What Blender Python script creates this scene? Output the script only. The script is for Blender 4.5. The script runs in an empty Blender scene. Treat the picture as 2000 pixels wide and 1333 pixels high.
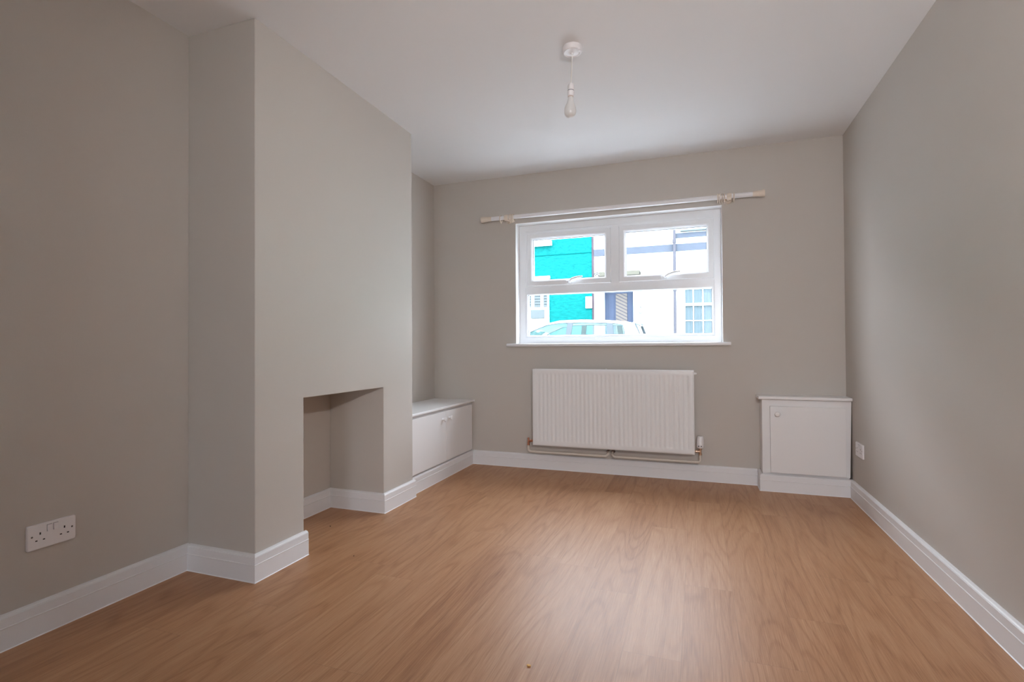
import bpy, bmesh, math, random
from mathutils import Vector, Matrix
random.seed(7)
C = bpy.context.scene.collection
PI = math.pi

# ------------------------------------------------------------------ dimensions (metres)
H = 2.4                      # ceiling
XL, XC, XR = -2.155, -1.767, 0.9412
Y1, Y2, D = 1.701, 2.991, 4.021
YB = -0.55                   # added partition whose opening shapes the fill light, behind the camera
YR = -3.8                    # end wall of the added back room
WX0, WX1, WZ0, WZ1 = -1.398, 0.180, 1.010, 2.000   # window opening
RY0, RY1, RZ = 1.990, 2.657, 0.746                 # recess opening
GZ = -0.03                   # street level
LAMP = 1450.0                 # bulb brightness of the added lamp
FY = 13.0                    # facade across the street

# ------------------------------------------------------------------ materials
def node_mat(name):
    m = bpy.data.materials.new(name); m.use_nodes = True
    nt = m.node_tree; b = nt.nodes['Principled BSDF']
    return m, nt, b

def mat(name, col, rough=0.5, metal=0.0, bump=0.0, scale=200.0, vary=0.0, vscale=3.0, spec=0.5, coat=0.0):
    m, nt, b = node_mat(name)
    b.inputs['Base Color'].default_value = (*col, 1)
    b.inputs['Roughness'].default_value = rough
    b.inputs['Metallic'].default_value = metal
    b.inputs['Specular IOR Level'].default_value = spec
    b.inputs['Coat Weight'].default_value = coat
    tc = nt.nodes.new('ShaderNodeTexCoord')
    n = nt.nodes.new('ShaderNodeTexNoise'); n.inputs['Scale'].default_value = vscale; n.inputs['Detail'].default_value = 4
    nt.links.new(tc.outputs['Object'], n.inputs['Vector'])
    mx = nt.nodes.new('ShaderNodeMix'); mx.data_type = 'RGBA'
    mx.inputs['A'].default_value = (*[c * (1 - vary) for c in col], 1)
    mx.inputs['B'].default_value = (*[min(1, c * (1 + vary)) for c in col], 1)
    nt.links.new(n.outputs['Fac'], mx.inputs['Factor'])
    nt.links.new(mx.outputs['Result'], b.inputs['Base Color'])
    if bump > 0:
        n2 = nt.nodes.new('ShaderNodeTexNoise'); n2.inputs['Scale'].default_value = scale; n2.inputs['Detail'].default_value = 3
        nt.links.new(tc.outputs['Object'], n2.inputs['Vector'])
        bp = nt.nodes.new('ShaderNodeBump'); bp.inputs['Strength'].default_value = bump; bp.inputs['Distance'].default_value = 0.001
        nt.links.new(n2.outputs['Fac'], bp.inputs['Height'])
        nt.links.new(bp.outputs['Normal'], b.inputs['Normal'])
    return m

def glass_mat(name, tint=(1, 1, 1), refl=0.06, rough=0.0):
    m = bpy.data.materials.new(name); m.use_nodes = True
    nt = m.node_tree; nt.nodes.clear()
    out = nt.nodes.new('ShaderNodeOutputMaterial')
    tr = nt.nodes.new('ShaderNodeBsdfTransparent'); tr.inputs['Color'].default_value = (*tint, 1)
    gl = nt.nodes.new('ShaderNodeBsdfGlossy'); gl.inputs['Roughness'].default_value = rough
    lw = nt.nodes.new('ShaderNodeFresnel'); lw.inputs['IOR'].default_value = 1.35
    mth = nt.nodes.new('ShaderNodeMath'); mth.operation = 'MULTIPLY'; mth.inputs[1].default_value = refl / 0.03
    mx = nt.nodes.new('ShaderNodeMixShader')
    nt.links.new(lw.outputs[0], mth.inputs[0]); nt.links.new(mth.outputs[0], mx.inputs[0])
    nt.links.new(tr.outputs[0], mx.inputs[1]); nt.links.new(gl.outputs[0], mx.inputs[2])
    nt.links.new(mx.outputs[0], out.inputs[0])
    return m

def frosted_mat(name):
    m = bpy.data.materials.new(name); m.use_nodes = True
    nt = m.node_tree; nt.nodes.clear()
    out = nt.nodes.new('ShaderNodeOutputMaterial')
    d = nt.nodes.new('ShaderNodeBsdfDiffuse'); d.inputs['Color'].default_value = (.88, .87, .86, 1)
    t = nt.nodes.new('ShaderNodeBsdfTranslucent'); t.inputs['Color'].default_value = (.9, .89, .88, 1)
    g = nt.nodes.new('ShaderNodeBsdfGlossy'); g.inputs['Roughness'].default_value = .12
    a = nt.nodes.new('ShaderNodeMixShader'); a.inputs[0].default_value = .5
    b = nt.nodes.new('ShaderNodeMixShader'); b.inputs[0].default_value = .07
    nt.links.new(d.outputs[0], a.inputs[1]); nt.links.new(t.outputs[0], a.inputs[2])
    nt.links.new(a.outputs[0], b.inputs[1]); nt.links.new(g.outputs[0], b.inputs[2]); nt.links.new(b.outputs[0], out.inputs[0])
    return m

def floor_mat():
    m, nt, b = node_mat('oak_plank_vinyl'); N, L = nt.nodes, nt.links
    def math_(op, a, bb=None, c=None):
        n = N.new('ShaderNodeMath'); n.operation = op
        for i, v in enumerate((a, bb, c)):
            if v is None: continue
            if isinstance(v, (int, float)): n.inputs[i].default_value = v
            else: L.new(v, n.inputs[i])
        return n.outputs[0]
    tc = N.new('ShaderNodeTexCoord'); sp = N.new('ShaderNodeSeparateXYZ'); L.new(tc.outputs['Object'], sp.inputs[0])
    X, Y = sp.outputs[0], sp.outputs[1]
    xr = math_('DIVIDE', math_('ADD', X, 0.055), 0.18); row = math_('FLOOR', xr)
    w1 = N.new('ShaderNodeTexWhiteNoise'); w1.noise_dimensions = '1D'; L.new(row, w1.inputs['W'])
    yr = math_('ADD', math_('DIVIDE', Y, 1.22), math_('MULTIPLY', w1.outputs['Value'], 3.7)); colm = math_('FLOOR', yr)
    cv = N.new('ShaderNodeCombineXYZ'); L.new(row, cv.inputs[0]); L.new(colm, cv.inputs[1])
    w2 = N.new('ShaderNodeTexWhiteNoise'); w2.noise_dimensions = '2D'; L.new(cv.outputs[0], w2.inputs['Vector'])
    pid = w2.outputs['Value']
    def gcoord(sx, sy):
        c = N.new('ShaderNodeCombineXYZ')
        L.new(math_('MULTIPLY', X, sx), c.inputs[0]); L.new(math_('MULTIPLY', Y, sy), c.inputs[1])
        L.new(math_('MULTIPLY', pid, 61.0), c.inputs[2]); return c.outputs[0]
    def noise(v, detail, rough=.5, dist=0.0):
        n = N.new('ShaderNodeTexNoise'); n.inputs['Scale'].default_value = 1; n.inputs['Detail'].default_value = detail
        n.inputs['Roughness'].default_value = rough; n.inputs['Distortion'].default_value = dist; L.new(v, n.inputs['Vector']); return n.outputs['Fac']
    big = noise(gcoord(5.2, 0.62), 1.2)
    rings = math_('ADD', math_('MULTIPLY', math_('SINE', math_('MULTIPLY', big, 80.0)), 0.5), 0.5)
    ringsharp = math_('POWER', rings, 5.0)
    fibre = noise(gcoord(330, 7.0), 4, .7)
    mid = noise(gcoord(28, 1.6), 3, .6, .4)
    blot = noise(gcoord(3.2, .8), 2)
    v = math_('ADD', math_('MULTIPLY', fibre, .56), math_('MULTIPLY', mid, .22))
    v = math_('ADD', v, math_('ADD', math_('MULTIPLY', blot, .20), .12))
    v = math_('SUBTRACT', v, math_('MULTIPLY', ringsharp, math_('MULTIPLY', mid, .15)))
    v = math_('ADD', v, math_('MULTIPLY', math_('SUBTRACT', pid, .5), .07))
    cr = N.new('ShaderNodeValToRGB'); L.new(v, cr.inputs['Fac'])
    e = cr.color_ramp.elements
    e[0].position = .22; e[0].color = (0.119, 0.041, 0.017, 1)
    e[1].position = .80; e[1].color = (0.528, 0.308, 0.171, 1)
    k = e.new(.44); k.color = (0.294, 0.126, 0.053, 1)
    k = e.new(.58); k.color = (0.402, 0.200, 0.095, 1)
    # plank edges
    def edge(t, wid):
        f = math_('FRACT', t); dd = math_('MINIMUM', f, math_('SUBTRACT', 1.0, f)); return math_('LESS_THAN', dd, wid)
    ed = math_('MAXIMUM', edge(xr, .0035), edge(yr, .0007))
    mx = N.new('ShaderNodeMix'); mx.data_type = 'RGBA'; L.new(math_('MULTIPLY', ed, .28), mx.inputs['Factor'])
    L.new(cr.outputs[0], mx.inputs['A']); mx.inputs['B'].default_value = (.10, .05, .03, 1)
    L.new(mx.outputs['Result'], b.inputs['Base Color'])
    b.inputs['Specular IOR Level'].default_value = .42
    L.new(math_('ADD', math_('MULTIPLY', fibre, .12), .38), b.inputs['Roughness'])
    bp = N.new('ShaderNodeBump'); bp.inputs['Strength'].default_value = .25; bp.inputs['Distance'].default_value = .0006
    L.new(math_('SUBTRACT', fibre, ed), bp.inputs['Height']); L.new(bp.outputs[0], b.inputs['Normal'])
    return m

def render_mat(name, col, vary=.08):   # rough painted street render
    m, nt, b = node_mat(name); N, L = nt.nodes, nt.links
    tc = N.new('ShaderNodeTexCoord')
    n = N.new('ShaderNodeTexNoise'); n.inputs['Scale'].default_value = 9; n.inputs['Detail'].default_value = 8; n.inputs['Roughness'].default_value = .7
    mp = N.new('ShaderNodeMapping'); mp.inputs['Scale'].default_value = (1, 1, 2.4)
    L.new(tc.outputs['Object'], mp.inputs[0]); L.new(mp.outputs[0], n.inputs['Vector'])
    cr = N.new('ShaderNodeValToRGB'); e = cr.color_ramp.elements
    e[0].position = .35; e[0].color = (*[c * (1 - 2 * vary) for c in col], 1); e[1].position = .6; e[1].color = (*col, 1)
    L.new(n.outputs['Fac'], cr.inputs[0]); L.new(cr.outputs[0], b.inputs['Base Color'])
    b.inputs['Roughness'].default_value = .9
    bp = N.new('ShaderNodeBump'); bp.inputs['Strength'].default_value = .6; bp.inputs['Distance'].default_value = .01
    L.new(n.outputs['Fac'], bp.inputs['Height']); L.new(bp.outputs[0], b.inputs['Normal'])
    return m

WALLP = mat('taupe_emulsion', (.538, .502, .462), rough=.62, bump=.22, scale=260, vary=.015, vscale=1.2, spec=.3)
CEILP = mat('ceiling_emulsion', (.80, .802, .81), rough=.8, bump=.12, scale=200, vary=.01, spec=.2)
GLOSS = mat('white_satin_woodwork', (.785, .785, .80), rough=.34, vary=.01)
CAB = mat('white_cupboard_paint', (.80, .79, .79), rough=.38, vary=.012)
UPVC = mat('white_window_plastic', (.86, .89, .92), rough=.28, vary=.005)
REVEAL = mat('white_reveal_paint', (.83, .83, .83), rough=.6, bump=.1, vary=.01)
PLAST = mat('white_electrical_plastic', (.82, .80, .81), rough=.3, vary=.005)
RADW = mat('white_radiator_enamel', (.82, .82, .825), rough=.27, vary=.005)
DARK = mat('dark_slot', (.02, .018, .02), rough=.7)
SCREW = mat('screw_steel', (.16, .15, .15), rough=.45, metal=.6)
COPPER = mat('copper_fitting', (.62, .30, .20), rough=.28, metal=1, vary=.15, vscale=60)
COLLAR = mat('tarnished_fitting', (.24, .17, .14), rough=.45, metal=.4)
BRASS = mat('brass_valve', (.60, .42, .30), rough=.3, metal=1, vary=.15, vscale=60)
CREAMP = mat('cream_painted_pipe', (.70, .64, .565), rough=.45, vary=.04)
POLE = mat('white_pole_paint', (.80, .79, .80), rough=.35, vary=.01)
CREAM = mat('cream_wood', (.72, .62, .52), rough=.5, bump=.15, vary=.06, vscale=30)
SEAL = mat('black_glazing_gasket', (.16, .16, .19), rough=.6)
FLOOR = floor_mat()
PANE = glass_mat('clear_window_glass', (.985, .995, .995), .006)
CABLE = mat('pale_cable_sheath', (.74, .72, .68), rough=.45)
FROST = frosted_mat('frosted_bulb_glass')
SLIT = mat('grey_plastic_slit', (.25, .24, .27), rough=.6)
BONE = mat('bulb_collar', (.62, .52, .46), rough=.4)
TEAL = render_mat('turquoise_render', (0.0056, 0.1036, 0.1008), .17)
WHITER = render_mat('white_render', (.66, .76, .74), .015)
STREETW = mat('street_white_gloss', (.68, .76, .76), rough=.4, vary=.01)
BLUEG = mat('blue_grey_paint', (0.0532, 0.0602, 0.0756), rough=.6, vary=.12, vscale=6)
PIPEG = mat('grey_lilac_downpipe', (0.0574, 0.0560, 0.0658), rough=.5, vary=.08)
BROWN = mat('rusty_brown_edge', (0.0504, 0.0378, 0.0462), rough=.8, vary=.3, vscale=8)
DOORB = mat('slate_blue_door', (0.0420, 0.0504, 0.0770), rough=.35, vary=.15, vscale=5)
BEIGE = mat('beige_canopy', (0.0728, 0.0686, 0.0560), rough=.7, vary=.08)
IRON = mat('grey_wrought_iron', (0.0280, 0.0294, 0.0336), rough=.5)
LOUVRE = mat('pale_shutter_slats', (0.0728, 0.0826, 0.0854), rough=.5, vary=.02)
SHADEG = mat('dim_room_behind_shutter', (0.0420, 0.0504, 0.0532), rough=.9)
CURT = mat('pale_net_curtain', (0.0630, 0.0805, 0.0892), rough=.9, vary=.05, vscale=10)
CARP = mat('white_car_paint', (.62, .72, .74), rough=.18, vary=.005, coat=.6)
CARG = glass_mat('car_glass', (.86, .93, .93), .06)
CARK = mat('grey_car_trim', (0.0588, 0.0672, 0.0742), rough=.5)
TYRE = mat('tyre_rubber', (.03, .03, .03), rough=.85)
ALLOY = mat('alloy_wheel', (.5, .5, .52), rough=.35, metal=.9)
ORANGE = mat('orange_lamp', (0.0840, 0.0490, 0.0392), rough=.3)
REDL = mat('tail_lamp_red', (.5, .06, .05), rough=.2)
ROAD = mat('street_asphalt', (.30, .30, .30), rough=.9, bump=.5, scale=60, vary=.15, vscale=6)
PAVE = mat('pavement_concrete', (.42, .41, .40), rough=.9, bump=.4, scale=40, vary=.1)
SEAT = mat('car_seat_fabric', (0.0560, 0.0644, 0.0672), rough=.9)

def slat_reflection_mat():  # diagonal slat reflection painted into the glass colour
    m, nt, b = node_mat('door_glass_painted_reflection'); N, L = nt.nodes, nt.links
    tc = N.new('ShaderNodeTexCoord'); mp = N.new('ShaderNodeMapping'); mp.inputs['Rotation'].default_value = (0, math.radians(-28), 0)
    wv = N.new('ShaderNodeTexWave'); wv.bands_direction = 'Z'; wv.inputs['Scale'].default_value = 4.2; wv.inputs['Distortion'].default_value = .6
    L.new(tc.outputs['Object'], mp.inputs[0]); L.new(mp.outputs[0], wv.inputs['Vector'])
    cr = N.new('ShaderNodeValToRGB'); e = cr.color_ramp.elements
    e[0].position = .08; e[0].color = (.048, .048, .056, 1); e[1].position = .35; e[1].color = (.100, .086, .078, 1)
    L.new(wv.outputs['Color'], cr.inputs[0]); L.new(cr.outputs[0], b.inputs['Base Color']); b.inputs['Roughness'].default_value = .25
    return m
SLATREFL = slat_reflection_mat()

for m_ in (TEAL, WHITER, STREETW, BLUEG, PIPEG, BROWN, DOORB, BEIGE, IRON, LOUVRE, SHADEG, CURT, SLATREFL, CARK, ROAD, PAVE, SEAT, ORANGE):
    m_.node_tree.nodes['Principled BSDF'].inputs['Specular IOR Level'].default_value = 0.0   # specular off so the bright sky adds no sheen
# ------------------------------------------------------------------ mesh helpers
def obj(name, bm, m, parent=None, smooth=False, bevel=0.0, seg=2, mats=None):
    bmesh.ops.recalc_face_normals(bm, faces=bm.faces[:])
    me = bpy.data.meshes.new(name); bm.to_mesh(me); bm.free()
    for mm in (mats or [m]): me.materials.append(mm)
    if smooth:
        for p in me.polygons: p.use_smooth = True
    o = bpy.data.objects.new(name, me); C.objects.link(o)
    if parent is not None: o.parent = parent
    if smooth:
        md = o.modifiers.new('edges', 'EDGE_SPLIT'); md.split_angle = math.radians(40)
    if bevel > 0:
        md = o.modifiers.new('bevel', 'BEVEL'); md.width = bevel; md.segments = seg; md.limit_method = 'ANGLE'; md.angle_limit = math.radians(40)
    return o

def tag(o, label, cat, group=None, kind=None):
    o['label'] = label; o['category'] = cat
    if group: o['group'] = group
    if kind: o['kind'] = kind
    return o

def empty(name, loc, label, cat, group=None, kind=None):
    o = bpy.data.objects.new(name, None); C.objects.link(o); o.location = loc; o.empty_display_size = .05
    return tag(o, label, cat, group, kind)

def B(): return bmesh.new()

def box(bm, x0, x1, y0, y1, z0, z1, mi=0):
    x0, x1 = sorted((x0, x1)); y0, y1 = sorted((y0, y1)); z0, z1 = sorted((z0, z1))
    v = [bm.verts.new(p) for p in ((x0,y0,z0),(x1,y0,z0),(x1,y1,z0),(x0,y1,z0),(x0,y0,z1),(x1,y0,z1),(x1,y1,z1),(x0,y1,z1))]
    for f in ((3,2,1,0),(4,5,6,7),(0,1,5,4),(1,2,6,5),(2,3,7,6),(3,0,4,7)):
        bm.faces.new([v[i] for i in f]).material_index = mi
    return bm

def prism(bm, poly, a, b, axis):
    """extrude a 2D polygon along axis from a to b. axis 0: poly=(y,z); 1: (x,z); 2: (x,y)"""
    def P(u, w, t):
        return (t, u, w) if axis == 0 else ((u, t, w) if axis == 1 else (u, w, t))
    A = [bm.verts.new(P(u, w, a)) for u, w in poly]; Bv = [bm.verts.new(P(u, w, b)) for u, w in poly]
    bm.faces.new(A); bm.faces.new(Bv[::-1])
    n = len(poly)
    for i in range(n): bm.faces.new((A[i], Bv[i], Bv[(i+1) % n], A[(i+1) % n]))
    return bm

def lathe(bm, prof, origin, axis=2, n=32, tilt=None):
    """prof = [(r, t)], turned about the axis through origin"""
    o = Vector(origin); rings = []
    M = tilt or Matrix.Identity(3)
    def P(r, t, a):
        c, s = r * math.cos(a), r * math.sin(a)
        v = Vector((c, s, t)) if axis == 2 else (Vector((t, c, s)) if axis == 0 else Vector((c, t, s)))
        return o + M @ v
    for r, t in prof:
        if r < 1e-6: rings.append([bm.verts.new(P(0, t, 0))])
        else: rings.append([bm.verts.new(P(r, t, 2*PI*i/n)) for i in range(n)])
    for R0, R1 in zip(rings, rings[1:]):
        for i in range(n):
            j = (i+1) % n
            if len(R0) == 1 and len(R1) == 1: continue
            if len(R0) == 1: bm.faces.new((R0[0], R1[i], R1[j]))
            elif len(R1) == 1: bm.faces.new((R0[i], R0[j], R1[0]))
            else: bm.faces.new((R0[i], R0[j], R1[j], R1[i]))
    for R in (rings[0], rings[-1]):
        if len(R) > 1: bm.faces.new(R)
    return bm

def tube(bm, pts, r, n=16, closed=False):
    pts = [Vector(p) for p in pts]; N = len(pts); rings = []
    rr = r if isinstance(r, (list, tuple)) else [r] * N
    ref = None
    for i, p in enumerate(pts):
        a = pts[(i-1) % N] if (i > 0 or closed) else p; b = pts[(i+1) % N] if (i < N-1 or closed) else p
        t = (b - a).normalized()
        if ref is None:
            ref = t.orthogonal().normalized()
        u = (ref - t * ref.dot(t)).normalized(); ref = u; w = t.cross(u)
        rings.append([bm.verts.new(p + (u*math.cos(2*PI*k/n) + w*math.sin(2*PI*k/n)) * rr[i]) for k in range(n)])
    for i in range(N if closed else N-1):
        R0, R1 = rings[i], rings[(i+1) % N]
        off = 0
        if closed and i == N-1:
            off = min(range(n), key=lambda s: (R0[0].co - R1[s].co).length)
        for k in range(n):
            bm.faces.new((R0[k], R0[(k+1) % n], R1[(k+1+off) % n], R1[(k+off) % n]))
    if not closed: bm.faces.new(rings[0][::-1]); bm.faces.new(rings[-1])
    return bm

def round_path(pts, rad, seg=8):
    pts = [Vector(p) for p in pts]; out = [pts[0]]
    for i in range(1, len(pts)-1):
        p = pts[i]; a = (pts[i-1]-p).normalized(); b = (pts[i+1]-p).normalized()
        rd = min(rad, (pts[i-1]-p).length*.45, (pts[i+1]-p).length*.45)
        s, e = p + a*rd, p + b*rd
        for k in range(seg+1):
            t = k/seg; out.append(s*(1-t)**2 + p*2*t*(1-t) + e*t*t)
    out.append(pts[-1]); return out

def torus(bm, c, R, r, axis=0, n=36, m=10):
    c = Vector(c); pts = []
    for i in range(n):
        a = 2*PI*i/n
        pts.append(c + (Vector((0, R*math.cos(a), R*math.sin(a))) if axis == 0 else Vector((R*math.cos(a), 0, R*math.sin(a)))))
    return tube(bm, pts, r, m, closed=True)

# ------------------------------------------------------------------ ROOM SHELL
def struct(name, bm, m, label, cat, **k):
    o = obj(name, bm, m, **k); return tag(o, label, cat, kind='structure')

struct('floor', box(B(), XL-.2, XR+.2, YR-.2, D+.26, -.1, 0), FLOOR, 'light brown oak effect plank floor running towards the window', 'floor')
struct('ceiling', box(B(), XL-.2, XR+.2, YR-.2, D+.26, H, H+.25), CEILP, 'plain white ceiling over the empty room', 'ceiling')
struct('wall_left', box(B(), XL-.2, XL, YR-.2, D+.26, 0, H), WALLP, 'taupe painted left wall in the alcoves either side of chimney breast', 'wall')

def holed_slab(bm, u0, u1, w0, w1, a, b, hole, axis):
    """slab between planes a (room side) and b with a rectangular hole; hole faces get material 1"""
    hu0, hu1, hw0, hw1 = hole
    def P(u, w, t): return (t, u, w) if axis == 0 else (u, t, w)
    us, ws = [u0, hu0, hu1, u1], [w0, hw0, hw1, w1]
    V = {}
    for ti, t in enumerate((a, b)):
        for i, u in enumerate(us):
            for j, w in enumerate(ws): V[ti, i, j] = bm.verts.new(P(u, w, t))
    for i in range(3):
        for j in range(3):
            if (i, j) == (1, 1): continue
            if abs(ws[j+1]-ws[j]) < 1e-6: continue
            bm.faces.new([V[0, i, j], V[0, i+1, j], V[0, i+1, j+1], V[0, i, j+1]])
            bm.faces.new([V[1, i, j], V[1, i+1, j], V[1, i+1, j+1], V[1, i, j+1]])
    def side(p, q, mi): bm.faces.new([V[0, *p], V[0, *q], V[1, *q], V[1, *p]]).material_index = mi
    side((1,1),(2,1),1); side((2,1),(2,2),1); side((2,2),(1,2),1); side((1,2),(1,1),1)
    for k in range(3):
        side((k,0),(k+1,0),0); side((k,3),(k+1,3),0); side((0,k),(0,k+1),0); side((3,k),(3,k+1),0)
    return bm

struct('wall_back', holed_slab(B(), XL, XR, 0, H, D, D+.26, (WX0, WX1, WZ0-.012, WZ1), 1), None,
       'taupe painted window wall with radiator, its window reveal painted white', 'wall', mats=[WALLP, REVEAL])
struct('wall_right', box(B(), XR, XR+.2, YR-.2, D+.26, 0, H), WALLP, 'long plain taupe right wall above white skirting', 'wall')
# unseen back room with glazed doors, added behind the viewer for fill daylight
AX0, AX1, AZ = -1.25, XR-.05, 2.12  # left edge set to keep rear daylight off the near left wall
bm = box(B(), XL, AX0, YB-.12, YB, 0, H); box(bm, AX0, AX1, YB-.12, YB, AZ, H); box(bm, AX1, XR, YB-.12, YB, 0, H)
struct('wall_added_partition', bm, WALLP, 'added taupe partition behind the viewer, its wide opening shaping the fill light', 'wall')
GX0, GX1, GDZ = .06, .82, 2.20
struct('wall_rear', holed_slab(B(), XL, XR, 0, H, YR, YR-.2, (GX0, GX1, .0005, GDZ), 1), None,
       'taupe end wall of the added back room with added glazed doors, behind the viewer', 'wall', mats=[WALLP, REVEAL])
# chimney breast with fireplace opening
cb = prism(B(), [(Y1,0),(RY0,0),(RY0,RZ),(RY1,RZ),(RY1,0),(Y2,0),(Y2,H),(Y1,H)], XL, XC, 0)
struct('wall_chimney', cb, WALLP, 'taupe chimney breast with an empty square fireplace opening', 'chimney breast', bevel=.003, seg=2)

# ------------------------------------------------------------------ SKIRTING
# profile: (distance from wall, height), with groove and moulded top
SK = [(0,0),(.021,0),(.018,.003),(.018,.0705),(.0194,.0722),(.0194,.0738),(.0168,.0752),(.0168,.1045),(.0150,.1058),(.0150,.1075),(.0105,.1115),(.004,.1140),(0,.1145)]
def skirting(bm, path, closed_ends=True, prof=SK):
    """path of floor points (x,y); the board stands to the left of travel direction"""
    P = [Vector((x, y)) for x, y in path]; n = len(P); cols = []
    for i, p in enumerate(P):
        d0 = (P[i]-P[i-1]).normalized() if i > 0 else None
        d1 = (P[i+1]-P[i]).normalized() if i < n-1 else None
        n0 = Vector((-d0.y, d0.x)) if d0 else None; n1 = Vector((-d1.y, d1.x)) if d1 else None
        if n0 is None: mv = n1
        elif n1 is None: mv = n0
        else:
            s = (n0+n1); mv = s / (1 + n0.dot(n1))
        cols.append([bm.verts.new((p.x+mv.x*a, p.y+mv.y*a, z)) for a, z in prof])
    for A, Bc in zip(cols, cols[1:]):
        for k in range(len(prof)-1): bm.faces.new((A[k], Bc[k], Bc[k+1], A[k+1]))
        bm.faces.new((A[-1], Bc[-1], Bc[0], A[0]))
    bm.faces.new(cols[0]); bm.faces.new(cols[-1][::-1])
    return bm

CLX = -1.803      # left cupboard: plane its skirting stands on
CRY = 3.886       # right cupboard: plane its skirting stands on
CRX = 0.4135      # right cupboard: left side
def skirt(name, path, label): return struct(name, skirting(B(), path), GLOSS, label, 'skirting board')
# left of travel must be room side
skirt('baseboard_left', [(XL, Y1), (XL, YB)], 'white moulded skirting board along the near left alcove wall')
skirt('baseboard_chimney', [(XC, RY0+.012), (XC, Y1), (XL+.0175, Y1)], 'white skirting wrapped round the near corner of the chimney breast')
skirt('baseboard_recess', [(XC, Y2+.014), (XC, RY1), (XL, RY1), (XL, RY0), (XC-.02, RY0)], 'white skirting lining the fireplace opening and far chimney pier')
skirt('baseboard_back', [(CRX-.0185, D), (CLX+.0185, D)], 'white skirting along the window wall below the radiator')
skirt('baseboard_right', [(XR, YB), (XR, CRY-.0185)], 'white moulded skirting running the length of the right wall')

# ------------------------------------------------------------------ WINDOW
win = empty('window_1', ((WX0+WX1)/2, D+.1, WZ0), 'white plastic window with two opening top lights over one wide fixed pane', 'window', kind='structure')
def child(name, bm, m, root, **k):
    """parent a mesh authored in world coordinates to a root"""
    o = obj(name, bm, m, **k); bpy.context.view_layer.update()
    o.parent = root; o.matrix_parent_inverse = root.matrix_world.inverted(); return o
bpy.context.view_layer.update()
FY0 = D+.10
def ring_frame(bm, x0, x1, z0, z1, w, y0, y1, wb=None, wt=None):
    wb = wb or w; wt = wt or w
    box(bm, x0, x0+w, y0, y1, z0, z1); box(bm, x1-w, x1, y0, y1, z0, z1)
    box(bm, x0+w, x1-w, y0, y1, z0, z0+wb); box(bm, x0+w, x1-w, y0, y1, z1-wt, z1)
    return bm
def mitred(bm, x0, x1, z0, z1, prof):
    """picture-frame moulding; prof = [(inset, y)] open polyline swept round the rectangle"""
    rings = []
    for a, y in prof:
        rings.append([bm.verts.new(p) for p in ((x0+a, y, z0+a), (x1-a, y, z0+a), (x1-a, y, z1-a), (x0+a, y, z1-a))])
    rings.append(rings[0])
    for R0, R1 in zip(rings, rings[1:]):
        for i in range(4): bm.faces.new((R0[i], R0[(i+1) % 4], R1[(i+1) % 4], R1[i]))
    return bm
# outer frame
fx0, fx1, fz0, fz1 = WX0+.0005, WX1-.0005, WZ0, WZ1-.0005
lowT = 1.462
fr = mitred(B(), fx0, fx1, fz0, fz1, [(0, FY0), (.050, FY0), (.054, FY0+.004), (.054, FY0+.07), (0, FY0+.07)])
box(fr, fx0+.053, fx1-.053, FY0, FY0+.07, 1.430, 1.480)         # transom
box(fr, -.6265, -.5755, FY0+.0005, FY0+.0695, 1.479, fz1-.053)   # mullion
for a0, a1, b0, b1 in ((-1.331, -.633, 1.488, 1.926), (-.569, .128, 1.488, 1.930)):    # rebates behind the opening lights
    ring_frame(fr, a0-.016, a1+.016, b0-.012, b1+.019, .034, FY0+.0003, FY0+.05)
wf = child('window_frame', fr, UPVC, win)
def sash(x0, x1, z0, z1, hx, n):
    yf = FY0-.016
    s = child('sash', mitred(B(), x0, x1, z0, z1, [(0, yf+.004), (.004, yf), (.036, yf), (.045, yf+.006), (.050, yf+.012), (.050, FY0+.045), (.0195, FY0+.045), (.0195, FY0-.0004), (0, FY0-.0004)]), UPVC, win)
    child('gasket', mitred(B(), x0+.0495, x1-.0495, z0+.0495, z1-.0495, [(0, yf+.020), (.0035, yf+.020), (.0035, yf+.03), (0, yf+.03)]), SEAL, s)
    child('pane', box(B(), x0+.049, x1-.049, yf+.026, yf+.030, z0+.049, z1-.049), PANE, s)
    # handle: oval base on the bottom rail and a cranked lever
    bz = z0+.021
    hb = box(B(), hx-.030, hx+.012, yf-.010, yf, bz-.011, bz+.011)
    path = [(hx, yf-.006, bz), (hx+.002, yf-.030, bz+.004), (hx+.028, yf-.040, bz+.020), (hx+.064, yf-.040, bz+.030), (hx+.112, yf-.036, bz+.036)]
    path = round_path(path, .02, 5)
    tube(hb, path, [.0085]*(len(path)-1)+[.006], 12)
    h = child('handle', hb, UPVC, s, bevel=.003)
    h['label'] = 'white lever handle'
    return s
sash(-1.331, -.633, 1.488, 1.926, -.965, 0)
sash(-.569, .128, 1.488, 1.930, -.222, 1)
# fixed light
fixed = child('fixed_light', mitred(B(), -1.343, .1255, 1.0635, 1.4305, [(0, FY0-.003), (.010, FY0-.003), (.0145, FY0+.003), (.0145, FY0+.05), (0, FY0+.05)]), UPVC, win)
child('gasket', mitred(B(), -1.3288, .1113, 1.0775, 1.4165, [(0, FY0+.010), (.003, FY0+.010), (.003, FY0+.02), (0, FY0+.02)]), SEAL, fixed)
child('pane', box(B(), -1.329, .1115, FY0+.018, FY0+.022, 1.077, 1.417), PANE, fixed)
# sill board with rounded nose and end horns
sb = box(B(), WX0+.0008, WX1-.0008, D-.0004, D+.105, WZ0-.0115, WZ0-.0002)
prism(sb, [(D-.0005, WZ0-.026), (D-.0005, WZ0), (D-.024, WZ0), (D-.030, WZ0-.003), (D-.033, WZ0-.010), (D-.033, WZ0-.016), (D-.030, WZ0-.023), (D-.024, WZ0-.026)], -1.474, .232, 0)
child('window_sill', sb, GLOSS, win, bevel=.002)

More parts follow.
